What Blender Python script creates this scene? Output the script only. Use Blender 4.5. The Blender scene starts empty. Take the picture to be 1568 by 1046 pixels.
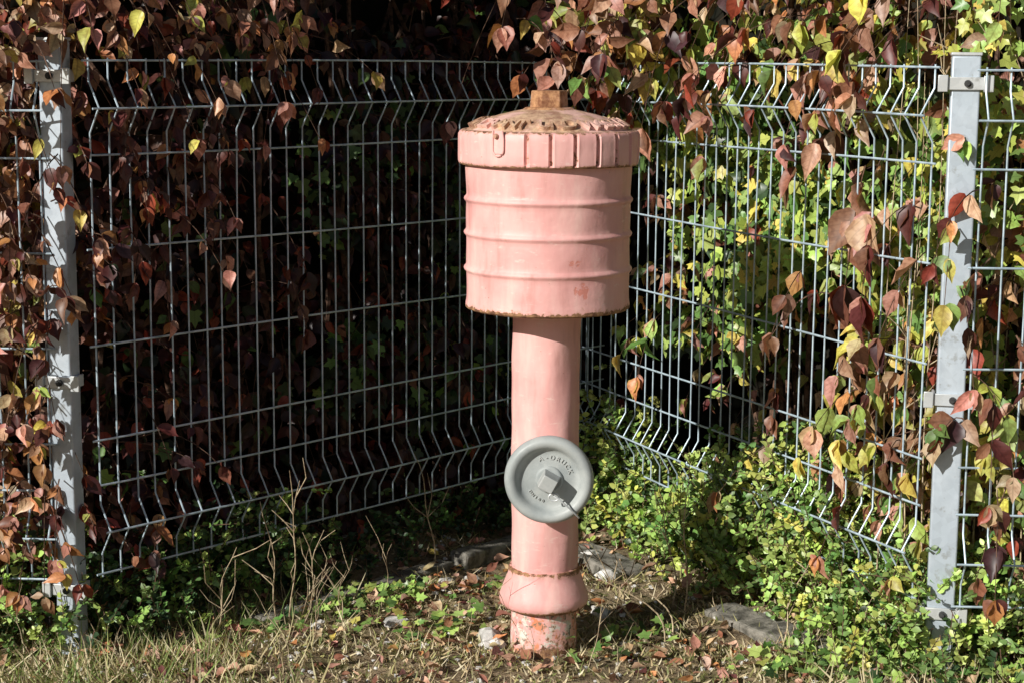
import bpy, math, random
import numpy as np
from mathutils import Vector, Matrix
random.seed(7); rng=np.random.default_rng(7)
S=bpy.context.scene
def link(o,parent=None):
    S.collection.objects.link(o)
    if parent: o.parent=parent
    return o
def empty(name,loc=(0,0,0)):
    e=bpy.data.objects.new(name,None); e.location=loc; e.empty_display_size=.1
    return link(e)
# ---------------------------------------------------------------- materials
def newmat(name):
    m=bpy.data.materials.new(name); m.use_nodes=True
    nt=m.node_tree; nt.nodes.clear()
    return m,nt
class N:
    def __init__(s,nt): s.nt=nt
    def n(s,t,**k):
        x=s.nt.nodes.new(t)
        for a,b in k.items(): setattr(x,a,b)
        return x
    def l(s,a,b): s.nt.links.new(a,b)
    def sv(s,sock,v):
        if hasattr(v,'is_linked') or hasattr(v,'links'): s.l(v,sock)
        else: sock.default_value=v
    def math(s,op,a,b=0.5,c=None,clamp=False):
        x=s.n('ShaderNodeMath',operation=op); x.use_clamp=clamp
        s.sv(x.inputs[0],a); s.sv(x.inputs[1],b)
        if c is not None: s.sv(x.inputs[2],c)
        return x.outputs[0]
    def noise(s,vec,scale,detail=5,rough=.55,dist=0):
        x=s.n('ShaderNodeTexNoise'); s.l(vec,x.inputs['Vector'])
        x.inputs['Scale'].default_value=scale; x.inputs['Detail'].default_value=detail
        x.inputs['Roughness'].default_value=rough; x.inputs['Distortion'].default_value=dist
        return x.outputs[0]
    def mr(s,v,a,b,c=0,d=1):
        x=s.n('ShaderNodeMapRange'); x.interpolation_type='SMOOTHSTEP'
        s.l(v,x.inputs[0]); 
        for i,q in enumerate((a,b,c,d)): x.inputs[i+1].default_value=q
        return x.outputs[0]
    def mix(s,f,a,b,mode='MIX'):
        x=s.n('ShaderNodeMix',data_type='RGBA',blend_type=mode)
        s.sv(x.inputs[0],f)
        for i,q in ((6,a),(7,b)):
            if isinstance(q,tuple): x.inputs[i].default_value=(*q[:3],1)
            else: s.l(q,x.inputs[i])
        return x.outputs[2]
    def attr(s,name):
        x=s.n('ShaderNodeAttribute'); x.attribute_name=name; return x
    def obj(s):
        return s.n('ShaderNodeTexCoord').outputs['Object']
    def bump(s,h,strength=.3,dist=.01):
        x=s.n('ShaderNodeBump'); x.inputs['Strength'].default_value=strength; x.inputs['Distance'].default_value=dist
        s.l(h,x.inputs['Height']); return x.outputs[0]
    def out(s,sh): 
        o=s.n('ShaderNodeOutputMaterial'); s.l(sh,o.inputs[0])
    def pbsdf(s,col,rough=.5,metal=0,bump=None,spec=.5):
        p=s.n('ShaderNodeBsdfPrincipled')
        if isinstance(col,tuple): p.inputs['Base Color'].default_value=(*col[:3],1)
        else: s.l(col,p.inputs['Base Color'])
        s.sv(p.inputs['Roughness'],rough); s.sv(p.inputs['Metallic'],metal)
        p.inputs['Specular IOR Level'].default_value=spec
        if bump: s.l(bump,p.inputs['Normal'])
        return p.outputs[0]

def mat_leaf(name,trans=.3,veins=True,rough=.45,blotch=True):
    m,nt=newmat(name); g=N(nt)
    c=g.attr('col').outputs['Color']
    if blotch:
        ns=g.noise(g.obj(),75,1)
        c=g.mix(g.mr(ns,.4,.68,0,.6),c,g.mix(1.0,c,(.5,.36,.3),'MULTIPLY'))
    if veins:
        uv=g.n('ShaderNodeUVMap'); uv.uv_map='UVMap'
        sx=g.n('ShaderNodeSeparateXYZ'); g.l(uv.outputs[0],sx.inputs[0])
        ax=g.math('ABSOLUTE',sx.outputs[0])
        mid=g.mr(ax,.015,.04,1,0)
        ph=g.math('SUBTRACT',sx.outputs[1],g.math('MULTIPLY',ax,.9))
        vv=g.math('SINE',g.math('MULTIPLY',ph,46))
        vn=g.mr(vv,.7,.98,0,1)
        vm=g.math('MAXIMUM',mid,g.math('MULTIPLY',vn,.7))
        c=g.mix(g.math('MULTIPLY',vm,.45),c,g.mix(1.0,c,(.45,.42,.4),'MULTIPLY'))
    p=g.pbsdf(c,rough,0,None,.5)
    if trans<=0: g.out(p); return m
    t=g.n('ShaderNodeBsdfTranslucent'); g.l(g.mix(1.0,c,(1.2,1.1,.7),'MULTIPLY'),t.inputs[0])
    mx=g.n('ShaderNodeMixShader'); mx.inputs[0].default_value=trans
    g.l(p,mx.inputs[1]); g.l(t.outputs[0],mx.inputs[2]); g.out(mx.outputs[0])
    return m

def mat_paint(name='pink_paint',flaked=False):
    m,nt=newmat(name); g=N(nt); o=g.obj()
    big=g.noise(o,7,4); 
    mp=g.n('ShaderNodeMapping'); mp.inputs['Scale'].default_value=(1,1,.18); g.l(o,mp.inputs[0])
    streak=g.noise(mp.outputs[0],30,5,.6)
    fine=g.noise(o,70,8,.65)
    c=g.mix(g.mr(big,.35,.65),(.77,.385,.36),(.85,.47,.435))
    c=g.mix(g.mr(streak,.48,.72,0,.65),c,(.87,.56,.50))
    c=g.mix(g.mr(streak,.27,.47,.5,0),c,(.56,.25,.22))
    sc=g.n('ShaderNodeMapping'); sc.inputs['Scale'].default_value=(1,1,3.5); sc.inputs['Rotation'].default_value=(.2,.35,0); g.l(o,sc.inputs[0])
    scr=g.noise(sc.outputs[0],26,8,.75)
    c=g.mix(g.mr(scr,.58,.66,0,.5),c,(.90,.68,.61))
    chip=g.attr('chip').outputs['Fac']
    rust=g.attr('rust').outputs['Fac']
    n2=g.noise(o,75,7,.7,.3)
    cm=g.mr(g.math('ADD',n2,g.math('MULTIPLY',chip,.22)),.70,.73)
    c=g.mix(g.math('MULTIPLY',cm,.75),c,(.66,.22,.16))
    sp=g.noise(o,130,2,.5)
    c=g.mix(g.mr(sp,.76,.79,0,.8),c,(.30,.12,.09))
    if flaked:
        fl=g.noise(o,33,6,.65,.5)
        c=g.mix(g.mr(fl,.55,.57,0,.9),c,(.72,.70,.62))
        c=g.mix(g.mr(fl,.42,.44,.9,0),c,(.70,.25,.12))
        c=g.mix(g.mr(g.noise(o,52,5,.7),.58,.60,0,.85),c,(.10,.13,.10))
    n3=g.noise(o,90,8,.7)
    rsum=g.math('ADD',g.math('ADD',g.math('MULTIPLY',n3,.6),g.math('MULTIPLY',big,.4)),g.math('MULTIPLY',rust,.4))
    halo=g.mr(rsum,.62,.72)
    rm=g.mr(rsum,.695,.735)
    c=g.mix(g.math('MULTIPLY',halo,.5),c,(.60,.31,.18))
    rc=g.mix(g.mr(fine,.35,.65),(.13,.055,.03),(.40,.22,.11))
    c=g.mix(rm,c,rc)
    h=g.math('SUBTRACT',g.math('MULTIPLY',fine,.25),g.math('MULTIPLY',rm,.5))
    h=g.math('ADD',h,g.math('MULTIPLY',g.noise(o,16,3),1.4))
    h=g.math('SUBTRACT',h,g.math('MULTIPLY',cm,.3))
    rough=g.math('ADD',g.math('MULTIPLY',rm,.35),g.mr(streak,.3,.7,.42,.62))
    g.out(g.pbsdf(c,rough,0,g.bump(h,.45,.004),.4))
    return m
def mat_rustmetal(name='rusty_iron',a=(.20,.08,.04),b=(.55,.30,.15),c2=(.60,.34,.24)):
    m,nt=newmat(name); g=N(nt); o=g.obj()
    n1=g.noise(o,45,8,.7); n2=g.noise(o,14,5)
    c=g.mix(g.mr(n1,.35,.65),a,b); c=g.mix(g.mr(n2,.46,.60,0,.85),c,c2)
    g.out(g.pbsdf(c,.85,0,g.bump(n1,.8,.004),.3)); return m
def mat_galv(name,base=(.47,.52,.56),rough=.45,metal=.35):
    m,nt=newmat(name); g=N(nt); o=g.obj()
    v=g.n('ShaderNodeTexVoronoi'); v.inputs['Scale'].default_value=55; g.l(o,v.inputs['Vector'])
    sp=g.n('ShaderNodeSeparateColor'); g.l(v.outputs['Color'],sp.inputs[0])
    n=g.noise(o,9,7,.65)
    c=g.mix(g.mr(sp.outputs[0],0,1,0,.5),base,tuple(x*.76 for x in base))
    c=g.mix(g.mr(n,.45,.7,0,.6),c,(.62,.69,.76))
    c=g.mix(g.mr(g.noise(o,23,6,.7),.57,.67,0,.55),c,(.24,.24,.22))
    g.out(g.pbsdf(c,rough,metal,g.bump(n,.1,.003))); return m
def mat_wire():
    m,nt=newmat('galvanised_wire'); g=N(nt)
    n=g.noise(g.obj(),30,3,.6)
    c=g.mix(g.mr(n,.4,.65),(.52,.64,.73),(.34,.43,.49))
    g.out(g.pbsdf(c,.4,.15)); return m
def mat_simple(name,a,b,scale=20,rough=.8,bs=.4,bd=.01,metal=0,det=7):
    m,nt=newmat(name); g=N(nt); o=g.obj(); n=g.noise(o,scale,det,.65)
    c=g.mix(g.mr(n,.35,.65),a,b)
    g.out(g.pbsdf(c,rough,metal,g.bump(n,bs,bd) if bs>0 else None,.3)); return m
def mat_ground():
    m,nt=newmat('soil_and_moss'); g=N(nt); o=g.obj()
    n1=g.noise(o,4,3); n2=g.noise(o,35,6,.7); n3=g.noise(o,160,4,.7); n4=g.noise(o,11,4)
    c=g.mix(g.mr(n2,.35,.65),(.12,.085,.052),(.42,.32,.20))
    c=g.mix(g.mr(n4,.5,.62,0,.5),c,(.17,.18,.06))
    c=g.mix(g.mr(n1,.48,.62,0,.7),c,(.52,.41,.25))
    c=g.mix(g.mr(n3,.55,.7,0,.7),c,(.60,.51,.37))
    h=g.math('ADD',n2,g.math('MULTIPLY',n3,.5))
    g.out(g.pbsdf(c,.95,0,g.bump(h,1,.02),.15)); return m
M_leaf=mat_leaf('dogwood_leaf',.2); M_ivy=mat_leaf('ivy_leaf',.15,True,.38,False); M_small=mat_leaf('small_leaf',.15,False,.42,False)
M_grass=mat_leaf('grass_blade',.2,False,.6,False); M_dry=mat_leaf('dry_leaf',0,True,.7)
M_twig=mat_simple('twig_bark',(.05,.03,.02),(.16,.09,.06),60,.85,0,.01,0,2)
M_stalk=mat_simple('dry_stalk',(.30,.22,.14),(.58,.47,.31),60,.8,0,.01,0,2)
M_paint=mat_paint(); M_foot=mat_paint('flaking_paint',True); M_rust=mat_rustmetal(); M_rusttop=mat_rustmetal('weathered_lid',(.34,.18,.12),(.66,.45,.29),(.78,.48,.42))
M_post=mat_galv('galvanised_post',(.48,.55,.62),.42,.18); M_wire=mat_wire(); M_clamp=mat_galv('clamp_steel',(.60,.62,.62),.4,.3)
M_dark=mat_simple('dark_rubber',(.03,.03,.03),(.06,.06,.06),30,.7)
M_grey=mat_simple('grey_enamel',(.31,.34,.34),(.42,.445,.435),14,.42,.15,.003)
M_knob=mat_simple('knob_enamel',(.36,.38,.37),(.46,.47,.46),25,.5,.2,.003)
M_conc=mat_simple('concrete',(.09,.085,.07),(.30,.28,.24),30,.9,.8,.01)
M_stone=mat_simple('stone',(.4,.39,.37),(.8,.78,.74),25,.85,.6,.01)
M_core=mat_simple('painted_hedge_shade',(.006,.008,.004),(.02,.016,.01),9,1,0,.05,0,2)  # near-black colour painted for the shade inside the hedge
M_ground=mat_ground()
# ---------------------------------------------------------------- mesh helpers
def mesh_obj(name,V,F,mat,parent=None,smooth=True,angle=35):
    me=bpy.data.meshes.new(name); me.from_pydata([tuple(v) for v in V],[],F); me.validate(); me.update()
    if smooth:
        me.polygons.foreach_set('use_smooth',[True]*len(me.polygons)); me.set_sharp_from_angle(angle=math.radians(angle))
    me.materials.append(mat)
    return link(bpy.data.objects.new(name,me),parent)
def fattr(o,name,vals):
    a=o.data.attributes.new(name,'FLOAT','POINT'); a.data.foreach_set('value',np.asarray(vals,dtype=np.float32))
def lathe(name,prof,mat,parent,seg=128,maxd=.012,wob=0,loc=(0,0,0)):
    """prof: (r,z,rust)"""
    P=[prof[0]]
    for a,b in zip(prof[:-1],prof[1:]):
        d=math.hypot(b[0]-a[0],b[1]-a[1]); k=max(1,int(d/maxd))
        for i in range(1,k+1): 
            t=i/k; P.append(tuple(a[j]+(b[j]-a[j])*t for j in range(3)))
    V=[];R=[];F=[]
    for (r,z,w) in P:
        for i in range(seg):
            a=2*math.pi*i/seg; rr=r+wob*(math.sin(3*a+z*9)+.6*math.sin(7*a-z*23+1)+.5*math.sin(z*60+2*a))*(1 if r>.01 else 0)
            V.append((rr*math.cos(a),rr*math.sin(a),z)); R.append(w)
    for j in range(len(P)-1):
        for i in range(seg):
            k=(i+1)%seg
            F.append((j*seg+i,j*seg+k,(j+1)*seg+k,(j+1)*seg+i))
    me=bpy.data.meshes.new(name); me.from_pydata(V,[],F); me.update()
    me.polygons.foreach_set('use_smooth',[True]*len(F)); me.set_sharp_from_angle(angle=math.radians(40)); me.materials.append(mat)
    o=link(bpy.data.objects.new(name,me),parent); o.location=loc
    fattr(o,'rust',R)
    return o
def box(c,s,R=None,bev=0):
    cx,cy,cz=c; V=[]
    for z in (-1,1):
        for (x,y) in ((-1,-1),(1,-1),(1,1),(-1,1)): V.append(Vector((x*s[0]/2,y*s[1]/2,z*s[2]/2)))
    if R is not None: V=[R@v for v in V]
    V=[v+Vector(c) for v in V]
    return V,[(0,3,2,1),(4,5,6,7),(0,1,5,4),(1,2,6,5),(2,3,7,6),(3,0,4,7)]
def merge(parts):
    V=[];F=[]
    for v,f in parts:
        b=len(V); V+=list(v); F+=[tuple(i+b for i in q) for q in f]
    return V,F
def bevel(o,w=.002,s=2):
    m=o.modifiers.new('bevel','BEVEL'); m.width=w; m.segments=s; m.limit_method='ANGLE'; return o
def tubes(polys,sides=6):
    V=[];F=[]
    for pts,r in polys:
        pts=[Vector(p) for p in pts]; n=len(pts); b=len(V); rr=r if hasattr(r,'__len__') else [r]*n
        for i,p in enumerate(pts):
            t=(pts[min(i+1,n-1)]-pts[max(i-1,0)])
            if t.length<1e-9: t=Vector((0,0,1))
            t.normalize()
            ref=Vector((1,0,0)) if abs(t.z)>.75 else Vector((0,0,1))
            u=t.cross(ref).normalized(); w=t.cross(u)
            for k in range(sides):
                a=2*math.pi*k/sides; V.append(p+(u*math.cos(a)+w*math.sin(a))*rr[i])
        for i in range(n-1):
            for k in range(sides):
                k2=(k+1)%sides; F.append((b+i*sides+k,b+i*sides+k2,b+(i+1)*sides+k2,b+(i+1)*sides+k))
        F.append(tuple(b+k for k in range(sides))[::-1]); F.append(tuple(b+(n-1)*sides+k for k in range(sides)))
    return V,F
def text_parts(ch,size,extrude):
    cu=bpy.data.curves.new('t','FONT'); cu.body=ch; cu.size=size; cu.extrude=extrude; cu.align_x='CENTER'; cu.offset=size*.015
    o=bpy.data.objects.new('t',cu); S.collection.objects.link(o)
    dg=bpy.context.evaluated_depsgraph_get(); me=bpy.data.meshes.new_from_object(o.evaluated_get(dg))
    V=[v.co.copy() for v in me.vertices]; F=[tuple(p.vertices) for p in me.polygons]
    bpy.data.objects.remove(o); bpy.data.meshes.remove(me)
    return V,F
_tab=rng.random((256,256))
def vn(x,y,s=1.0,seed=0):
    x=np.asarray(x)*s+seed*17.3+1000; y=np.asarray(y)*s+seed*9.1+1000
    xi=np.floor(x).astype(int); yi=np.floor(y).astype(int); fx=x-xi; fy=y-yi
    fx=fx*fx*(3-2*fx); fy=fy*fy*(3-2*fy)
    t=lambda a,b:_tab[a%256,b%256]
    return (t(xi,yi)*(1-fx)+t(xi+1,yi)*fx)*(1-fy)+(t(xi,yi+1)*(1-fx)+t(xi+1,yi+1)*fx)*fy
def gz(x,y):
    return .05*(vn(x,y,2.3)-.5)+.03*(vn(x,y,7,1)-.5)+.012*(vn(x,y,25,2)-.5)
# ---------------------------------------------------------------- leaves engine
def ovate(ys,ws):
    k=len(ys); V=[(0,y) for y in ys]; L=list(range(k)); 
    for y,w in list(zip(ys,ws))[1:-1]: V.append((-w,y-.03))
    for y,w in list(zip(ys,ws))[1:-1]: V.append((w,y-.03))
    F=[]
    for side,off in ((0,k),(1,k+k-2)):
        e=[0]+[off+i for i in range(k-2)]+[k-1]
        for i in range(k-1):
            q=[L[i],L[i+1],e[i+1],e[i]]; 
            if side: q=q[::-1]
            q2=[]
            for a in q:
                if a not in q2: q2.append(a)
            F.append(q2)
    return np.array(V,float),F
T_OV=ovate([0,.1,.27,.47,.67,.85,1],[0,.15,.27,.30,.22,.08,0])
T_SM=ovate([0,.3,.7,1],[0,.27,.25,0])
out=[(0,0),(.24,-.1),(.5,.1),(.3,.3),(.46,.58),(.2,.6),(0,1),(-.2,.6),(-.46,.58),(-.3,.3),(-.5,.1),(-.24,-.1)]
T_IV=(np.array([(0,.28)]+out,float),[[0,1+i,1+(i+1)%12] for i in range(12)])
T_GR=(np.array([(-.5,0),(.5,0),(-.42,.35),(.42,.35),(-.28,.7),(.28,.7),(0,1)],float),[[0,1,3,2],[2,3,5,4],[4,5,6]])
class Mass:
    def __init__(s,T): s.T=T; s.b=[];s.d=[];s.n=[];s.p=[];s.c=[]
    def add(s,b,d,n,L,W,fold,curl,col): s.b.append(b);s.d.append(d);s.n.append(n);s.p.append((L,W,fold,curl));s.c.append(col)
    def build(s,name,mat,parent=None):
        TV,TF=s.T; B=np.array(s.b,float);D=np.array(s.d,float);NN=np.array(s.n,float);P=np.array(s.p,float);C=np.array(s.c,float)
        D/=np.linalg.norm(D,axis=1,keepdims=True)+1e-9
        NN-=D*(NN*D).sum(1,keepdims=True); NN/=np.linalg.norm(NN,axis=1,keepdims=True)+1e-9
        Wv=np.cross(D,NN); n=len(B); k=len(TV)
        x=TV[:,0][None,:]*P[:,1:2]; y=np.repeat(TV[:,1][None,:],n,0)
        ph=B[:,0:1]*90
        z=np.abs(x)*P[:,2:3]+P[:,3:4]*y**2+.07*np.sin(y*9+ph)*np.sign(x)*np.minimum(1,np.abs(x)*4)
        x=x+.12*np.sin(ph*1.7)*y**2
        L=P[:,0][:,None,None]
        V=B[:,None,:]+L*(Wv[:,None,:]*x[:,:,None]+D[:,None,:]*y[:,:,None]+NN[:,None,:]*z[:,:,None])
        V=V.reshape(-1,3).astype(np.float32)
        sizes=np.array([len(f) for f in TF]); flat=np.array([i for f in TF for i in f])
        loops=(flat[None,:]+(np.arange(n)*k)[:,None]).ravel()
        tot=np.tile(sizes,n); st=np.concatenate([[0],np.cumsum(tot)[:-1]])
        me=bpy.data.meshes.new(name); me.vertices.add(n*k); me.vertices.foreach_set('co',V.ravel())
        me.loops.add(len(loops)); me.loops.foreach_set('vertex_index',loops.astype(np.int32))
        me.polygons.add(len(tot)); me.polygons.foreach_set('loop_start',st.astype(np.int32)); me.polygons.foreach_set('loop_total',tot.astype(np.int32))
        me.update(calc_edges=True); me.polygons.foreach_set('use_smooth',np.ones(len(tot),bool))
        uv=me.uv_layers.new(name='UVMap'); uvs=np.tile(TV[flat],(n,1)).astype(np.float32); uv.data.foreach_set('uv',uvs.ravel())
        a=me.attributes.new('col','FLOAT_COLOR','POINT')
        cc=np.ones((n,k,4),np.float32); cc[:,:,:3]=C[:,None,:]; a.data.foreach_set('color',cc.ravel())
        me.materials.append(mat); me.update()
        return link(bpy.data.objects.new(name,me),parent)
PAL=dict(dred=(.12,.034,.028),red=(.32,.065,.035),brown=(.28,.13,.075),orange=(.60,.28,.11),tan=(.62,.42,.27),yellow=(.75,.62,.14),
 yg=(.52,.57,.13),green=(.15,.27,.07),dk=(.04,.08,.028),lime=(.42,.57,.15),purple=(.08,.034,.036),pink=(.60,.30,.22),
 shade_dred=(.065,.016,.015),shade_brown=(.11,.045,.03),shade_purple=(.035,.015,.018),shade_dk=(.02,.035,.015))  # last row: darkened copies, hedge shade put into the leaf colour
def pick(w):
    ks=list(w.keys()); k=random.choices(ks,[w[q] for q in ks])[0]; c=PAL[k]; j=random.uniform(.7,1.25)
    return tuple(min(.85,max(.004,v*j*random.uniform(.88,1.12))) for v in c)
PL_SHADE=dict(shade_dred=6,shade_purple=3,red=1.0,shade_brown=2,brown=.3,green=.4,shade_dk=1.5)  # left hedge: leaf colours darkened to paint its shade
PL_SUNL=dict(dred=2.2,brown=2.2,orange=2.4,tan=3,pink=3.4,red=1.1,yg=.9,yellow=.7)
PL_EDGE=dict(dred=3,red=1.5,brown=2,pink=1.2,orange=.8,purple=1.5)
PL_RIGHT=dict(tan=2.8,orange=1.2,brown=1.2,yg=2.8,yellow=1.8,pink=1.2,dred=.7,green=1.4,lime=2.2)
PL_RED=dict(dred=3,brown=3,pink=2.2,purple=1.4,red=1,orange=1,tan=1.4)
PL_IVY=dict(green=5,dk=2,lime=2.5,yg=1); PL_IVYY=dict(green=2,lime=3,yg=3,yellow=1.4)
def rv(s=1): return Vector((random.gauss(0,s),random.gauss(0,s),random.gauss(0,s)))
dog=Mass(T_OV); ivy=Mass(T_IV); twigs=[]
def twig(p,d,length,npair,L,pal,out,droop=.5,tw=True,hang=.6,rad=.0020):
    p=Vector(p); d=Vector(d).normalized(); pts=[]
    k=6
    for i in range(k+1):
        t=i/k; pts.append(p+d*length*t+Vector((0,0,-1))*droop*length*t*t)
    if tw: twigs.append((pts,[rad*(1-.6*i/k) for i in range(k+1)]))
    def at(t):
        f=t*k; i=min(int(f),k-1); return pts[i].lerp(pts[i+1],f-i),(pts[i+1]-pts[i]).normalized()
    shade=random.uniform(.75,1.2)
    for j in range(npair):
        t=.25+.75*j/max(1,npair-1) if npair>1 else 1
        q,tg=at(min(t,1)); side=tg.cross(Vector((0,0,1)))
        if side.length<.1: side=Vector((1,0,0))
        side.normalize()
        if j%2: side=(side+Vector((0,0,.6))).normalized()
        for sg in (-1,1):
            if random.random()<.12: continue
            ld=side*sg*.8+tg*.5+Vector((0,0,-hang*random.uniform(.5,2)))+rv(.25)
            nn=Vector(out)*.9+Vector((-.2,-.2,.5))+rv(.5)
            ll=L*random.uniform(.6,1.2)
            c=pick(pal); c=tuple(v*shade for v in c)
            dog.add(tuple(q+rv(.004)),tuple(ld),tuple(nn),ll,random.uniform(.75,1.15),random.uniform(.1,1.0),random.uniform(-.5,.2),c)
    q,tg=at(1)
    dog.add(tuple(q),tuple(tg+Vector((0,0,-.6))+rv(.2)),tuple(Vector(out)+rv(.4)),L*random.uniform(.7,1.1),1,random.uniform(.1,.8),-.25,pick(pal))
# ---------------------------------------------------------------- layout
PLft=Vector((-.967,3.72,0)); COR=Vector((.235,5.10,0)); PRt=Vector((.919,3.60,0)); FL=Vector((-4.6,3.80,0)); FR=Vector((4.6,3.52,0))
def seg(a,b,flip=False):
    d=(b-a).normalized(); n=Vector((d.y,-d.x,0)); return a,b,d,n
SEG=dict(A=seg(FL,PLft),B=seg(PLft,COR),C=seg(COR,PRt),D=seg(PRt,FR))
def hp(k,s,q,z):
    a,b,d,n=SEG[k]; return a+d*s-n*q+Vector((0,0,z))
def hl(k): a,b,_,_=SEG[k]; return (b-a).length
UP=Vector((0,0,1))
lenA,lenB,lenC=hl('A'),hl('B'),hl('C')
def hollow(k,s,z):   # a thin, open patch in the right hedge where one sees into its depth
    if k!='C': return 0
    u=(lenC-s-.68)/.36; w=(z-.60)/.18
    v=(lenC-s-1.20)/.26; w2=(z-.9)/.24
    return max(0,1.4-(u*u+w*w))+.9*max(0,1.1-(v*v+w2*w2))
def fill(k,count,s0,s1,z0,z1,q0,q1,L,palf,pairs=(2,4),length=(.10,.24),tw=True):
    n=SEG[k][3]
    for _ in range(count):
        s=random.uniform(s0,s1); z=random.uniform(z0,z1)
        dens=float(vn(s*1.0+ord(k)*7,z,3.6,3))
        if random.random()>.05+1.5*dens: continue
        q=q0+(q1-q0)*random.random()**1.3
        if q<.4 and random.random()<hollow(k,s,z): continue
        d=n*random.uniform(.1,1)+UP*random.uniform(-.3,.8)+rv(.5)
        twig(hp(k,s,q,z),d,random.uniform(*length),random.randint(*pairs),L,palf(s,z,q),n,random.uniform(.3,.8),tw and q<.3)
fill('A',1300,lenA-1.2,lenA-.02,.1,2.4,.05,.40,.047,lambda s,z,q:PL_SUNL,(3,5))
fill('A',520,0,lenA-1.1,.1,2.4,.05,.4,.075,lambda s,z,q:PL_SUNL,tw=False)
fill('A',330,lenA-.8,lenA-.02,.55,2.3,-.10,.04,.047,lambda s,z,q:PL_SUNL)
fill('A',60,lenA-.8,lenA-.02,.2,.6,-.06,.04,.045,lambda s,z,q:PL_SUNL)
fill('B',1700,0,lenB,.12,2.3,.14,.5,.052,lambda s,z,q:PL_SHADE,(2,5))
fill('B',90,0.0,.42,.9,1.6,.02,.12,.045,lambda s,z,q:PL_EDGE)
fill('B',40,0.0,.25,.2,1.0,.02,.10,.045,lambda s,z,q:PL_EDGE)
fill('C',820,0,lenC,.45,2.3,.14,.55,.058,lambda s,z,q:PL_RIGHT if random.random()<.75 else PL_RED)
fill('C',120,lenC-.8,lenC,.28,.75,.05,.2,.06,lambda s,z,q:PL_RIGHT)
fill('D',480,0,.8,.1,2.2,.06,.5,.052,lambda s,z,q:PL_RIGHT)
fill('D',520,.7,3.6,.1,2.3,.06,.4,.075,lambda s,z,q:PL_RIGHT,tw=False)
for _ in range(85):
    s=random.uniform(0,lenC*.98); p=hp('C',s,random.uniform(-.02,.15),random.uniform(1.30,1.75)); n=SEG['C'][3]
    twig(p,n+rv(.5)+UP*.1,random.uniform(.12,.3),random.randint(2,4),.068,PL_RED if random.random()<.5 else PL_RIGHT,n,random.uniform(.5,1.1))
for _ in range(42):
    p=Vector((random.uniform(.0,.42),random.uniform(4.5,5.0),random.uniform(1.33,1.7)))
    twig(p,Vector((0,-1,0))+rv(.5),random.uniform(.12,.3),random.randint(2,4),.072,PL_RED if random.random()<.55 else PL_RIGHT,(0,-1,0),random.uniform(.5,1.1))
for _ in range(60):
    s=random.uniform(0,.7); n=SEG['B'][3]; p=hp('B',s,random.uniform(-.02,.15),random.uniform(1.33,1.65))
    twig(p,n+rv(.5)+UP*.1,random.uniform(.1,.28),random.randint(2,4),.048,PL_SUNL,n,random.uniform(.5,1.1))
for ds,z,c,L,pal in ((.42,1.18,4,.09,PL_RED),(.36,1.06,3,.095,PL_RED),(.30,1.0,4,.105,PL_RED),(.27,.92,3,.105,PL_RED),(.5,1.22,3,.08,PL_RED),(.10,.92,3,.075,PL_RED),(.06,.84,3,.07,PL_RED),
    (.5,.76,3,.06,PL_RED),(.42,.70,3,.055,PL_RED),(.62,.44,3,.06,PL_RED),(.25,.62,4,.07,PL_RIGHT),(.18,.52,5,.07,PL_RIGHT),(.3,.5,4,.07,PL_RIGHT),(.12,.4,3,.065,PL_RED),(.22,.33,3,.06,PL_RED),(1.3,.45,3,.06,PL_RIGHT),(1.2,.55,3,.06,PL_RIGHT),(1.0,1.2,3,.06,PL_RED),(.8,1.22,3,.06,PL_RED)):
    n=SEG['C'][3]; p=hp('C',lenC-ds,-.02,z+.08)
    twig(p,n*.5+rv(.4),.14,c,L,pal,n,1.0,True,1.2)
for ds,z,pal in ((.03,1.0,PL_RED),(.06,.86,PL_RED),(.0,.80,PL_RED),(.12,.7,PL_RED),(.08,.6,PL_RED),(.15,.45,PL_RED),(.1,.36,PL_RED),(.2,.8,PL_RED),(.04,.50,PL_RED),(.14,.28,PL_RED),(-.02,.93,PL_IVYY)):
    n=SEG['D'][3]; twig(hp('D',ds,-.04,z+.05),n*.5+rv(.5),.15,3,.062,pal,n,1.0,True,1.0)
for z in (1.15,1.05,1.0,.95,.85,.8,.72,.6,.5,.35,.28,.42,.7,.9,.2):
    for _ in range(2):
        n=SEG['A'][3]; twig(hp('A',lenA-random.uniform(-.01,.22),-.03,z+.05),n*.5+rv(.5),.14,3,.045,PL_SUNL,n,1.0,True,1.0)
for s,z in ((.28,1.17),(.35,1.22),(.22,1.2),(.42,1.17),(.31,1.14),(.25,.25),(.6,.8),(.2,1.0),(.15,.9)):
    n=SEG['B'][3]; twig(hp('B',s,-.01,z+.03),n*.6+rv(.4),.12,4,.05,PL_EDGE,n,1.0,True,1.0)
def ivyfill(k,count,s0,s1,z0,z1,q0,q1,L,pal,thr=.0,ns=5):
    n=SEG[k][3]
    for _ in range(count):
        s=random.uniform(s0,s1); z=random.uniform(z0,z1)
        if float(vn(s+ord(k),z,ns,5))<thr or random.random()<.9*hollow(k,s,z): continue
        p=hp(k,s,random.uniform(q0,q1),z); d=UP*random.uniform(-1,-.2)+rv(.5); nn=n*1.0+UP*.3+Vector((-.3,-.3,0))+rv(.4)
        ivy.add(tuple(p),tuple(d),tuple(nn),L*random.uniform(.6,1.25),random.uniform(.85,1.1),random.uniform(0,.3),random.uniform(-.2,.1),pick(pal))
ivyfill('C',2600,0.1,lenC,.5,1.35,.08,.3,.047,PL_IVY,.42)
ivyfill('C',1900,.3,lenC,.62,1.35,.03,.15,.038,PL_IVYY,.5,6)
ivyfill('C',700,lenC-.9,lenC-.15,.72,.95,.02,.10,.040,PL_IVYY,.42)
ivyfill('C',900,.0,lenC*.6,.8,1.3,.03,.12,.045,PL_IVY,.45)
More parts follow.
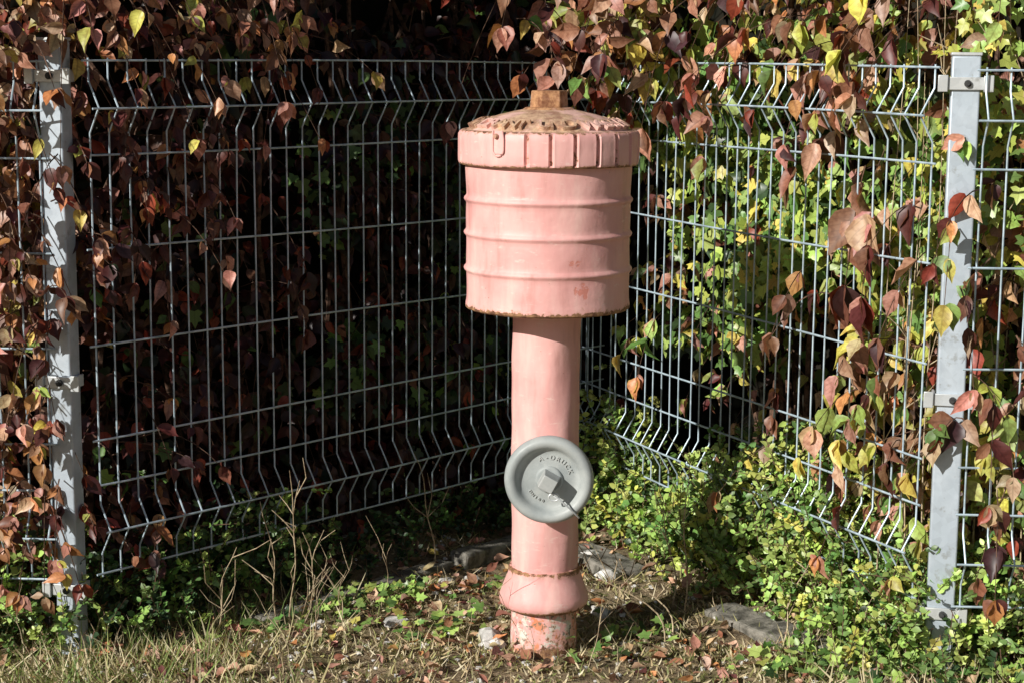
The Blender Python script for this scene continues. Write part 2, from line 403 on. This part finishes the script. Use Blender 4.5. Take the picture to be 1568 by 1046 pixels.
ivyfill('C',700,.0,lenC,.5,2.3,.05,.3,.05,PL_IVYY,.4)
PLD=dict(green=2,dk=4,shade_dk=2,lime=.3)  # left-hedge ivy, partly in the darkened shade copy of dark green
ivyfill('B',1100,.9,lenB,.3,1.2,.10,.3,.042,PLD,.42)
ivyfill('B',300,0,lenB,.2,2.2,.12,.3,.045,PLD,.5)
ivyfill('D',1800,0,1.0,.3,1.5,.02,.2,.037,PL_IVYY,.4)
ivyfill('A',300,lenA-.6,lenA,.1,1.4,.0,.2,.035,PL_IVYY,.5)
hedge=empty('dogwood_hedge')
dog.build('leaves',M_leaf,hedge)
V,F=tubes(twigs,3); mesh_obj('twigs',V,F,M_twig,hedge)
st=[]
for k,c in (('A',16),('B',26),('C',22),('D',16)):
    for _ in range(c):
        s=random.uniform(0,hl(k)); q=random.uniform(.25,.5); pts=[hp(k,s+random.gauss(0,.02)*i,q+random.gauss(0,.02),.3*i-.05) for i in range(9)]
        st.append((pts,[.012*(1-i/10) for i in range(9)]))
V,F=tubes(st,6); mesh_obj('stems',V,F,M_twig,hedge)
V=[];F=[]
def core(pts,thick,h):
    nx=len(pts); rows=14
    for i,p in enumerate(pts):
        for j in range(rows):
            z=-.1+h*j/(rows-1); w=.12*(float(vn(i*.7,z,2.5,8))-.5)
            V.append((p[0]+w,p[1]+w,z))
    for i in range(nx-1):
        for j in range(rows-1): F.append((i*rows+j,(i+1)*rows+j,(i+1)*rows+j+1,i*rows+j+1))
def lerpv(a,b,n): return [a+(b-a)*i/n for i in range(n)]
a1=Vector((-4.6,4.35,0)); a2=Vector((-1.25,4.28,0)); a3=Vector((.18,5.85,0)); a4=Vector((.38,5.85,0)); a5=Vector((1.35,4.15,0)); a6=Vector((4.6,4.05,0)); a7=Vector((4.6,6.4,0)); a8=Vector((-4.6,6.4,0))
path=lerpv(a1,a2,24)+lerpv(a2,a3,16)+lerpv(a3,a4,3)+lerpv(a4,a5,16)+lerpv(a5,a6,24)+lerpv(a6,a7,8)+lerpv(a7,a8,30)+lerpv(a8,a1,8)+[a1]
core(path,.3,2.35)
mesh_obj('dark_backing_sheet',V,F,M_core,hedge)  # added dark sheet behind the leaves, stands for deep shade
hi=empty('ivy'); ivy.build('leaves',M_ivy,hi)
# ---------------------------------------------------------------- fence
fence=empty('wire_mesh_fence')
ZW=[1.296,1.197,1.097,.893,.687,.482,.38,.28,.178]
def prof(z):
    o=0
    for zc in (1.197,.28):
        d=abs(z-zc)
        if d<.055: o=max(o,.034*(1-d/.055))
    return o
def panel(name,a,b,zoff=0,off=.05,slope=0):
    d=(b-a).normalized(); n=Vector((d.y,-d.x,0)); L=(b-a).length; P=[]
    a=a+n*off
    def pt(s,z,e=0): return a+d*s+n*(prof(z)+e)+UP*(z+zoff+slope*s)
    zs=[1.300,1.252,1.225,1.197,1.169,1.142,1.097,.9,.7,.5,.38,.335,.308,.28,.252,.225,.172]
    k=int(L/.05); s0=(L-k*.05)/2
    for i in range(k+1):
        s=s0+i*.05; j=random.gauss(0,.0015); b1=random.gauss(0,.004)
        P.append(([pt(s+j,z,b1*math.sin(z*2.6)) for z in zs],.0021))
    for z in ZW:
        P.append(([pt(s,z,.0046)+UP*.0025*math.sin(s*3+z*9) for s in np.linspace(s0-.02,L-s0+.02,16)],.0025))
    V,F=tubes(P,6); return mesh_obj(name,V,F,M_wire,fence)
panel('panel_a',Vector((-3.5,3.78,0)),PLft+Vector((-.03,0,0)),-.005,.02)
panel('panel_b',PLft+SEG['B'][2]*.03,COR-SEG['B'][2]*.01)
panel('panel_c',COR+SEG['C'][2]*.01,PRt-SEG['C'][2]*.03,-.0)
panel('panel_d',PRt+Vector((.03,0,0)),Vector((3.5,3.53,0)),-.005)
def post(name,p,ang,h=1.335,w=.052,dp=.045,sides=(1,1)):
    R=Matrix.Rotation(ang,3,'Z'); e=empty(name,(0,0,0)); e.parent=fence
    parts=[box((p.x,p.y,(h-.2)/2),(w,dp,h+.2),R)]
    o=mesh_obj('tube',*merge(parts),M_post,e,True,30); bevel(o,.004,3)
    o=mesh_obj('cap',*box((p.x,p.y,h+.003),(w+.004,dp+.004,.007),R),M_clamp,e); bevel(o,.002)
    cl=[];bl=[]
    for z in (1.262,.612,.15):
        c=p+R@Vector((0,-dp/2-.004,0)); cl.append(box((c.x,c.y,z),(w+.034,.006,.026),R))
        for sx in (-1,1):
            c2=p+R@Vector((sx*(w/2+.006),-.004,0)); cl.append(box((c2.x,c2.y,z),(.006,dp+.004,.026),R))
            c4=p+R@Vector((sx*(w/2+.016),-dp/2-.0105,0)); cl.append(box((c4.x,c4.y,z),(.02,.006,.034),R))
        c3=p+R@Vector((.004,-dp/2-.007,0)); n=R@Vector((0,-1,0))
        bl.append(([Vector((c3.x,c3.y,z)),Vector((c3.x,c3.y,z))+n*.006],.0075)); bl.append(([Vector((c3.x,c3.y,z))+n*.006,Vector((c3.x,c3.y,z))+n*.011],.004))
    o=mesh_obj('clamps',*merge(cl),M_clamp,e); bevel(o,.0015)
    mesh_obj('bolts',*tubes(bl,10),M_dark,e)
post('post_left',PLft,math.radians(-14)); post('post_right',PRt,math.radians(-12),1.318,.058)
post('post_far_left',Vector((-3.53,3.78,0)),0); post('post_far_right',Vector((3.53,3.53,0)),0)
# ---------------------------------------------------------------- hydrant
HX,HY=.076,3.8
hyd=empty('fire_hydrant',(HX,HY,0))
def rib(z): return [(.178,z-.010,0),(.1792,z-.0065,.1),(.1825,z-.003,.2),(.1835,z,.12),(.1825,z+.003,.05),(.1792,z+.0065,.1),(.178,z+.010,0)]
body=lathe('barrel',[(.0,.772,.5),(.165,.772,.6),(.176,.768,.9),(.1795,.771,.8),(.1795,.779,.3),(.178,.79,.05)]+rib(.855)+rib(.933)+rib(1.007)+[(.180,1.07,.05),(.181,1.10,.3)],M_paint,hyd,160,.008,.0010)
co=np.array([v.co for v in body.data.vertices])
def blob(x,z,s,v=.8): return np.exp(-((co[:,0]-x)**2+((co[:,2]-z)*v)**2)/(2*s*s))*(co[:,1]<0)
fattr(body,'chip',np.clip(.95*blob(.070,.828,.009,.6)+.9*blob(.045,.875,.005,.4)+.8*blob(.062,.883,.006,.5)+.9*blob(.078,.812,.006,.4)+.8*blob(.056,.82,.005,.4)+.7*blob(.083,.90,.006)+.6*blob(.07,1.02,.006)+.6*blob(-.09,1.0,.005)+.6*blob(-.10,.86,.005),0,1.1))
seg_n=288; PR=[(.179,1.083,.7),(.192,1.081,.7),(.1945,1.084,.5),(.195,1.089,.1),(.1955,1.10,0),(.196,1.135,0),(.1955,1.146,.15),(.193,1.152,.45),(.188,1.155,.6),(.182,1.1555,.5),(.179,1.1535,.8),(.176,1.1565,.5),(.160,1.166,.35),(.135,1.177,.3),(.105,1.187,.3),(.075,1.194,.4),(.055,1.198,.6),(.0,1.199,.8)]
V=[];F=[];R=[];P=[PR[0]]
for a,b in zip(PR[:-1],PR[1:]):
    k=max(1,int(math.hypot(b[0]-a[0],b[1]-a[1])/.006))
    P+= [tuple(a[j]+(b[j]-a[j])*i/k for j in range(3)) for i in range(1,k+1)]
for (r,z,w) in P:
    for i in range(seg_n):
        a=2*math.pi*i/seg_n; rr=r; rust_shade=w
        if 1.086<z<1.15 and r>.19:
            m=i%12; dg_=math.degrees(a)%360
            if m in (0,1) and not (206<dg_<246): rr-=.0065; rust_shade+=.34  # grooves: extra rust weight also paints their shadow lines darker
            elif m in (2,11): rust_shade+=.14; rr+=.0008
        rr+=.0006*math.sin(5*a+z*40)
        V.append((rr*math.cos(a),rr*math.sin(a),z)); R.append(rust_shade)
for j in range(len(P)-1):
    for i in range(seg_n):
        k=(i+1)%seg_n; F.append((j*seg_n+i,j*seg_n+k,(j+1)*seg_n+k,(j+1)*seg_n+i))
cap=mesh_obj('lid',V,F,M_paint,hyd,True,40); fattr(cap,'rust',R); 
cap.data.materials.append(M_rusttop)
for p in cap.data.polygons:
    if p.center.z>1.157 or (p.center.z>1.1530 and math.hypot(p.center.x,p.center.y)<.188): p.material_index=1
parts=[]
def ringtext(txt,r,z,tilt,size,start,step,ext):
    for i,ch in enumerate(txt):
        if ch==' ': continue
        a=math.radians(start+i*step); V,F=text_parts(ch,size,ext)
        Mx=Matrix.Rotation(a+math.pi/2,4,'Z')@Matrix.Translation((0,-r,z))@Matrix.Rotation(math.radians(tilt),4,'X')
        parts.append(([Mx@v for v in V],F))
ringtext('HYDRANT UND WASSER O HYDRANT UND WASSER O',.172,1.1605,26,.046,196,8.8,.007)
mesh_obj('lid_lettering',*merge(parts),M_rusttop,hyd,False)
def prism(n,r0,r1,z0,z1,rot=0):
    V=[];
    for r,z in ((r0,z0),(r1,z1)):
        for i in range(n): a=2*math.pi*i/n+rot; V.append((r*math.cos(a),r*math.sin(a),z))
    F=[(i,(i+1)%n,n+(i+1)%n,n+i) for i in range(n)]+[tuple(range(n))[::-1],tuple(range(n,2*n))]
    return V,F
o=mesh_obj('operating_nut',*merge([prism(24,.062,.050,1.194,1.2025),prism(6,.042,.039,1.2005,1.238,math.radians(4))]),M_rust,hyd); bevel(o,.0025)
ac=math.radians(-90-33)
def onrim(dx,z,e=0):
    a=ac+dx/.197; return Vector(((.199+e)*math.cos(a),(.199+e)*math.sin(a),z))
U=[onrim(-.012,1.158),onrim(-.013,1.14),onrim(-.013,1.118)]+[onrim(-.013*math.cos(t),1.118-.013*math.sin(t)) for t in np.linspace(.3,2.84,8)]+[onrim(.013,1.118),onrim(.013,1.14),onrim(.010,1.158)]
o=mesh_obj('locking_tongue',*tubes([(U,.0022)],8),M_paint,hyd); fattr(o,'rust',[.22]*len(o.data.vertices))
TV=[onrim(x,z,-.001) for z in np.linspace(1.11,1.157,5) for x in np.linspace(-.012,.012,4)]
o=mesh_obj('tongue_plate',TV,[(j*4+i,j*4+i+1,(j+1)*4+i+1,(j+1)*4+i) for j in range(4) for i in range(3)],M_paint,hyd); fattr(o,'rust',[.1]*20)
c=onrim(-.004,1.146,.001); n=Vector((c.x,c.y,0)).normalized()
mesh_obj('tongue_rivet',*tubes([([c,c+n*.005],[.006,.004])],12),M_rust,hyd)
col=lathe('column',[(.0745,.0+.16,.2),(.0745,.25,.02),(.0745,.45,.0),(.075,.6,.0),(.075,.74,.05),(.078,.765,.3),(.085,.774,.5)],M_paint,hyd,96,.012,.0011)
lathe('collar',[(.0745,.186,.5),(.0795,.185,.75),(.081,.181,.7),(.081,.172,.3),(.0825,.166,.1),(.090,.146,.0),(.0985,.122,.1),(.1005,.112,.2),(.0985,.102,.5),(.093,.095,.9),(.08,.092,.9)],M_paint,hyd,96,.006,.0006)
lathe('foot',[(.074,-.15,.9),(.0745,-.01,.6),(.074,.03,.3),(.0735,.06,.25),(.074,.10,.5)],M_foot,hyd,96,.008,.001)
lathe('outlet_pipe',[(.05,.0,.0),(.05,.085,.1),(.058,.088,.1),(.072,.092,.1),(.076,.1,.1),(.076,.118,.1),(.06,.12,.1)],M_paint,hyd,64,.02,0).matrix_local=Matrix.Translation((.006,0,.414))@Matrix.Rotation(math.pi/2,4,'X')
oc=empty('outlet_cap'); oc.parent=hyd
oc.matrix_local=Matrix.Translation((.007,-.118,.414))@Matrix.Rotation(math.radians(-4),4,'Z')@Matrix.Rotation(math.pi/2,4,'X')
lathe('cap_disc',[(.0,.0,0),(.08,.0,0),(.089,.002,0),(.0945,.008,0),(.0965,.016,0),(.0955,.024,0),(.0915,.031,0),(.086,.0345,0),(.080,.0345,0),(.0745,.032,0),(.070,.027,0),(.0665,.0205,0),(.063,.0160,0),(.057,.0140,0),(.046,.0140,0),(.030,.0160,0),(.0285,.0215,0),(.0265,.023,0),(.0,.023,0)],M_grey,oc,128,.003,0)
def frust(w0,h0,w1,h1,z0,z1,off=(0,0)):
    V=[(-w0,-h0,z0),(w0,-h0,z0),(w0,h0,z0),(-w0,h0,z0),(-w1+off[0],-h1+off[1],z1),(w1+off[0],-h1+off[1],z1),(w1+off[0],h1+off[1],z1),(-w1+off[0],h1+off[1],z1)]
    return V,[(0,3,2,1),(4,5,6,7),(0,1,5,4),(1,2,6,5),(2,3,7,6),(3,0,4,7)]
o=mesh_obj('cap_lug',*frust(.0195,.0185,.0165,.0155,.022,.066),M_knob,oc); o.rotation_euler=(0,0,math.radians(-28)); bevel(o,.002,3)
parts=[]
for txt,r,start,step,sz in (('A-DRUCK',.044,112,-15,.014),('DN100',.052,215,10,.009)):
    for i,ch in enumerate(txt):
        a=math.radians(start+i*step); V,F=text_parts(ch,sz,.002)
        rot=a-math.pi/2 if step<0 else a+math.pi/2
        Mx=Matrix.Translation((r*math.cos(a),r*math.sin(a),.0145))@Matrix.Rotation(rot,4,'Z')
        parts.append(([Mx@v for v in V],F))
mesh_obj('cap_lettering',*merge(parts),M_knob,oc,False)
w=[(.008,-.022,.03),(.012,-.03,.045),(.024,-.036,.05),(.04,-.05,.046),(.056,-.066,.042),(.066,-.08,.028)]
mesh_obj('retaining_wire',*tubes([(w,.0020)],8),M_clamp,oc)
rg=[(.012+.011*math.cos(t),-.032+.008*math.sin(t),.046) for t in np.linspace(0,6.283,14)]
mesh_obj('retaining_ring',*tubes([(rg,.0018)],8),M_clamp,oc)
# ---------------------------------------------------------------- ground
def axis(lo,hi,st): 
    far=np.array([40,12,5,2.,.8]); return np.concatenate([[lo-300,lo-120],lo-far,np.arange(lo,hi,st),hi+far[::-1],[hi+120,hi+300]])
xs=axis(-1.8,1.8,.03); ys=axis(2.6,5.4,.03)
X,Y=np.meshgrid(xs,ys,indexing='ij'); Z=np.where((np.abs(X)<5)&(Y>-2)&(Y<9),gz(X,Y),0)-.0
nx,ny=X.shape; V=np.stack([X,Y,Z],-1).reshape(-1,3)
F=[(i*ny+j,(i+1)*ny+j,(i+1)*ny+j+1,i*ny+j+1) for i in range(nx-1) for j in range(ny-1)]
mesh_obj('ground',V.tolist(),F,M_ground,None,True,180)
ed=empty('concrete_edging')
parts=[]
def edging(a,b,wd,h,skip=()):
    a=Vector((*a,0)); b=Vector((*b,0)); d=(b-a); L=d.length; d.normalize(); k=max(1,round(L/.33)); ang=math.atan2(d.y,d.x)
    for i in range(k):
        if i in skip: continue
        c=a+d*(i+.5)*L/k; R=Matrix.Rotation(ang+random.gauss(0,.03),3,'Z')@Matrix.Rotation(random.gauss(0,.05),3,'X')@Matrix.Rotation(random.gauss(0,.02),3,'Y')
        hh=h+random.gauss(0,.004)+float(gz(c.x,c.y))
        parts.append(box((c.x,c.y,hh/2-.06),(L/k-random.uniform(.008,.05),wd*random.uniform(.85,1.1),hh+.12),R))
edging((-.60,3.92),(.06,4.68),.06,.024); edging((.16,4.60),(.84,3.56),.11,.022,(1,))
V,F=merge(parts)
o=mesh_obj('kerb_stones',V,F,M_conc,ed,True,30); bevel(o,.008,2)
sb=o.modifiers.new('sub','SUBSURF'); sb.subdivision_type='SIMPLE'; sb.levels=3; sb.render_levels=3
tx=bpy.data.textures.new('chipping','CLOUDS'); tx.noise_scale=.05; dm=o.modifiers.new('chip','DISPLACE'); dm.texture=tx; dm.strength=.014
sp=[]
import bmesh
def stone(p,s):
    bm=bmesh.new(); bmesh.ops.create_icosphere(bm,subdivisions=2 if s>.012 else 1,radius=1)
    sc=Vector((random.uniform(.7,1.2),random.uniform(.7,1.1),random.uniform(.45,.75)))
    o=[]; ph=random.random()*9
    for v in bm.verts:
        q=v.co*(1+.25*math.sin(v.co.x*3+ph)*math.cos(v.co.y*4+ph)+random.uniform(-.08,.08)); o.append(Vector((q.x*sc.x*s,q.y*sc.y*s,q.z*sc.z*s))+Vector(p))
    F=[tuple(v.index for v in f.verts) for f in bm.faces]; bm.free(); return o,F
for x,y,s in ((-.045,3.84,.036),(-.03,3.80,.026),(-.27,3.93,.026),(-.05,3.80,.02),(.21,4.5,.025),(.17,4.42,.02),(-.45,3.9,.018),(-.10,4.3,.025),(-.16,4.25,.018),(.05,4.4,.02),(.55,3.8,.02),(.25,4.3,.03),(.22,4.05,.022)): sp.append(stone((x,y,gz(x,y)+s*.35),s))
for _ in range(900):
    x=random.uniform(-1.2,1.2); y=random.uniform(3.2,4.7); s=random.uniform(.003,.010); sp.append(stone((x,y,float(gz(x,y))+s*.2),s))
mesh_obj('gravel_stones',*merge(sp),M_stone,None,False)
# ---------------------------------------------------------------- ground plants
gr=Mass(T_GR)
def grass(n,xr,yr,h,pal,wf,lean=.5,curl=.6,w=.035):
    for _ in range(n):
        x=random.uniform(*xr); y=random.uniform(*yr)
        if random.random()>wf(x,y): continue
        z=float(gz(x,y))-.004; d=Vector((random.gauss(0,lean),random.gauss(0,lean),1)); hh=h*random.uniform(.4,1.3)
        c=random.choice(pal); j=random.uniform(.7,1.2); c=tuple(min(.85,v*j) for v in c)
        gr.add((x,y,z),tuple(d),(random.gauss(0,1)-.5,random.gauss(0,1)-.5,0.3),hh,w*.1/hh*random.uniform(.6,1.3),0,random.uniform(.1,curl),c)
GG=[(.17,.26,.07),(.26,.36,.1),(.4,.42,.16),(.58,.52,.28),(.7,.62,.4),(.66,.56,.35)]; GD=[(.66,.56,.35),(.56,.44,.25),(.72,.64,.44),(.38,.36,.15),(.22,.26,.08)]
sm=lambda a,b,t:max(0,min(1,(t-a)/(b-a)))
grass(8000,(-1.7,-.2),(3.2,4.1),.085,GG,lambda x,y:sm(-.35,-.75,x)*(.1+1.2*float(vn(x,y,6,4))),.65)
grass(8000,(-1.4,1.4),(3.2,4.7),.045,GD,lambda x,y:.2+.9*sm(.35,.7,float(vn(x,y,6,6))),.9)
grass(18000,(-1.1,1.1),(3.35,4.3),.022,GD,lambda x,y:.25+.9*sm(.35,.7,float(vn(x,y,9,7))),1.0,.8,.05)
grass(2500,(.6,1.7),(3.1,3.8),.07,GG,lambda x,y:.7)
gr.build('grass',M_grass)
lit=Mass(T_OV)
for _ in range(3900):
    x=random.uniform(-1.4,1.4); y=random.uniform(3.2,5.0)
    if random.random()>.15+1.0*float(vn(x,y,4,9)): continue
    d=Vector((random.gauss(0,1),random.gauss(0,1),random.gauss(0,.25))); nn=UP+rv(.45)
    lit.add((x,y,float(gz(x,y))+random.uniform(.004,.022)),tuple(d),tuple(nn),random.uniform(.013,.045),random.uniform(.7,1.1),random.uniform(.1,1.2),random.uniform(-.4,.5),pick(dict(brown=3,tan=5,orange=1.6,dred=.7,pink=1.2,yellow=.2)))
lit.build('fallen_leaves',M_dry)
wd=Mass(T_IV)
for cx,cy,k,r in ((-.36,4.02,60,.13),(-.28,4.12,50,.10),(-.18,3.86,30,.10),(-.55,3.85,30,.12),(.2,3.75,14,.1),(.3,3.9,18,.09),(.62,3.62,40,.12),(.75,3.66,80,.12),(.9,3.5,70,.15),(1.1,3.45,70,.2),(-.05,4.1,12,.12),(-.12,3.93,14,.06)):
    for _ in range(k):
        x=cx+random.gauss(0,r*.6); y=cy+random.gauss(0,r*.5)
        wd.add((x,y,float(gz(x,y))+random.uniform(.008,.045)),(random.gauss(0,1),random.gauss(0,1),.1),tuple(UP+Vector((-.2,-.5,0))+rv(.35)),random.uniform(.016,.036),1,.15,-.1,pick(dict(green=4,lime=3,dk=1,yg=.8)))
wd.build('ground_weeds',M_ivy)
sh=Mass(T_SM); shs=[]
def shrub(k,s0,s1,q0,q1,hf,count,L,pal,nout):
    n=SEG[k][3]
    for _ in range(count):
        s=random.uniform(s0,s1); q=random.uniform(q0,q1); h=hf(s)*(1-.5*((q-(q0+q1)/2)/((q1-q0)/2))**2)*(.45+1.0*float(vn(s+ord(k),q,6,11)))
        t=random.random()**.5; b=hp(k,s,q,0); b.z=0
        tip=b+n*random.gauss(.02,.04)+SEG[k][2]*random.gauss(0,.04)+UP*h*t
        ln=random.uniform(.05,.10); d=(UP*.8+n*.5+rv(.5)).normalized(); shs.append(([tip-d*ln,tip+d*ln*.1],.0011))
        pr=random.randint(5,8)
        pc=pick(pal)
        for i in range(pr):
            for sg in (-1,1):
                f=i/pr; p=tip-d*ln*(1-f); a=random.uniform(0,6.28); sd=Vector((math.cos(a),math.sin(a),random.gauss(.2,.3)))
                ld=sd*sg+d*.7; j=random.uniform(.75,1.25)
                sh.add(tuple(p),tuple(ld),tuple(d*.6+UP*.4+Vector((-.5,-.6,0))+rv(.35)),L*random.uniform(.6,1.3),1.15,.2,-.1,tuple(c*j for c in pc))
PS=dict(green=3.5,lime=4.5,yg=2,dk=.5)
shrub('C',.1,lenC*.55,-.14,.12,lambda s:.33,750,.019,PS,1)
shrub('C',lenC*.5,lenC-.02,-.15,.16,lambda s:.43 if s<lenC-.5 else .43-.13*(s-lenC+.5)/.5,1050,.018,PS,1)
shrub('D',-.1,.8,-.10,.12,lambda s:.28,420,.018,PS,1)
shrub('B',.0,.7,-.08,.12,lambda s:.24,380,.018,dict(green=3,dk=2,lime=1),1)
shrub('B',.6,lenB,-.03,.15,lambda s:.16,260,.016,dict(green=3,dk=3),1)
shrub('A',lenA-.7,lenA,-.08,.15,lambda s:.32,380,.018,dict(green=3,dk=1,lime=3),1)
shr=empty('green_shrub'); sh.build('leaves',M_small,shr); mesh_obj('stems',*tubes(shs,3),M_twig,shr)
stk=[]
def stalk(x,y,h,lx,ly,br=4,r=.0022):
    pts=[Vector((x+lx*t*t+.006*math.sin(t*9+x*30),y+ly*t,h*t)) for t in np.linspace(0,1,10)]
    stk.append((pts,[r*(1-.7*i/9) for i in range(10)]))
    for _ in range(br):
        i=random.randint(3,8); p=pts[i]; d=Vector((random.gauss(0,.7),random.gauss(0,.5),1)).normalized(); l=random.uniform(.04,.12)
        stk.append(([p,p+d*l*.5+Vector((random.gauss(0,.01),0,0)),p+d*l],[r*.6,r*.5,r*.3]))
for a in ((-.50,3.86,.36,.02,.0,7),(-.54,3.9,.30,-.03,0,5),(-.47,3.95,.22,.03,0,4),(.42,4.05,.40,.0,.02,3),(.40,4.1,.28,-.05,0,3),(.36,3.82,.2,-.28,0,6),(.38,3.86,.17,-.22,.1,5),(.3,3.9,.12,-.2,0,4),(-.66,3.8,.22,.04,0,4),(.62,3.8,.2,.05,0,4),(-.2,4.4,.3,-.05,0,3)): stalk(*a)
for _ in range(34):
    stalk(random.uniform(.80,1.35),random.uniform(3.64,3.85),random.uniform(1.25,1.5),random.gauss(0,.05),random.gauss(0,.04),6,.0022)
for _ in range(40): stalk(random.uniform(-1.2,1.2),random.uniform(3.5,4.1),random.uniform(.08,.2),random.gauss(0,.05),random.gauss(0,.05),2,.0012)
mesh_obj('dry_stalks',*tubes(stk,4),M_stalk)
# ---------------------------------------------------------------- light, world, camera
az,el=math.radians(46),math.radians(27)
v=Vector((math.sin(az)*math.cos(el),math.cos(az)*math.cos(el),-math.sin(el)))
L=bpy.data.lights.new('sun','SUN'); L.energy=5; L.angle=math.radians(.5); L.color=(1,.96,.89)
lo=link(bpy.data.objects.new('sun',L)); lo.rotation_euler=v.to_track_quat('-Z','Y').to_euler(); lo.location=(-4,-4,6)
W=bpy.data.worlds.new('World'); S.world=W; W.use_nodes=True; nt=W.node_tree
bg=nt.nodes['Background']; sky=nt.nodes.new('ShaderNodeTexSky'); sky.sky_type='NISHITA'; sky.sun_disc=False; sky.sun_elevation=el; sky.sun_rotation=math.radians(226)
nt.links.new(sky.outputs[0],bg.inputs[0]); bg.inputs[1].default_value=.05
cam=bpy.data.cameras.new('camera'); cam.lens=61.46; cam.sensor_width=36; cam.clip_end=2000
co_=link(bpy.data.objects.new('camera',cam)); co_.matrix_world=Matrix.Translation((0,0,1.3))@Matrix.Rotation(math.radians(80.9),4,'X')@Matrix.Rotation(math.radians(.45),4,'Z')
S.camera=co_
S.view_settings.view_transform='Standard'; S.view_settings.look='None'; S.view_settings.exposure=0
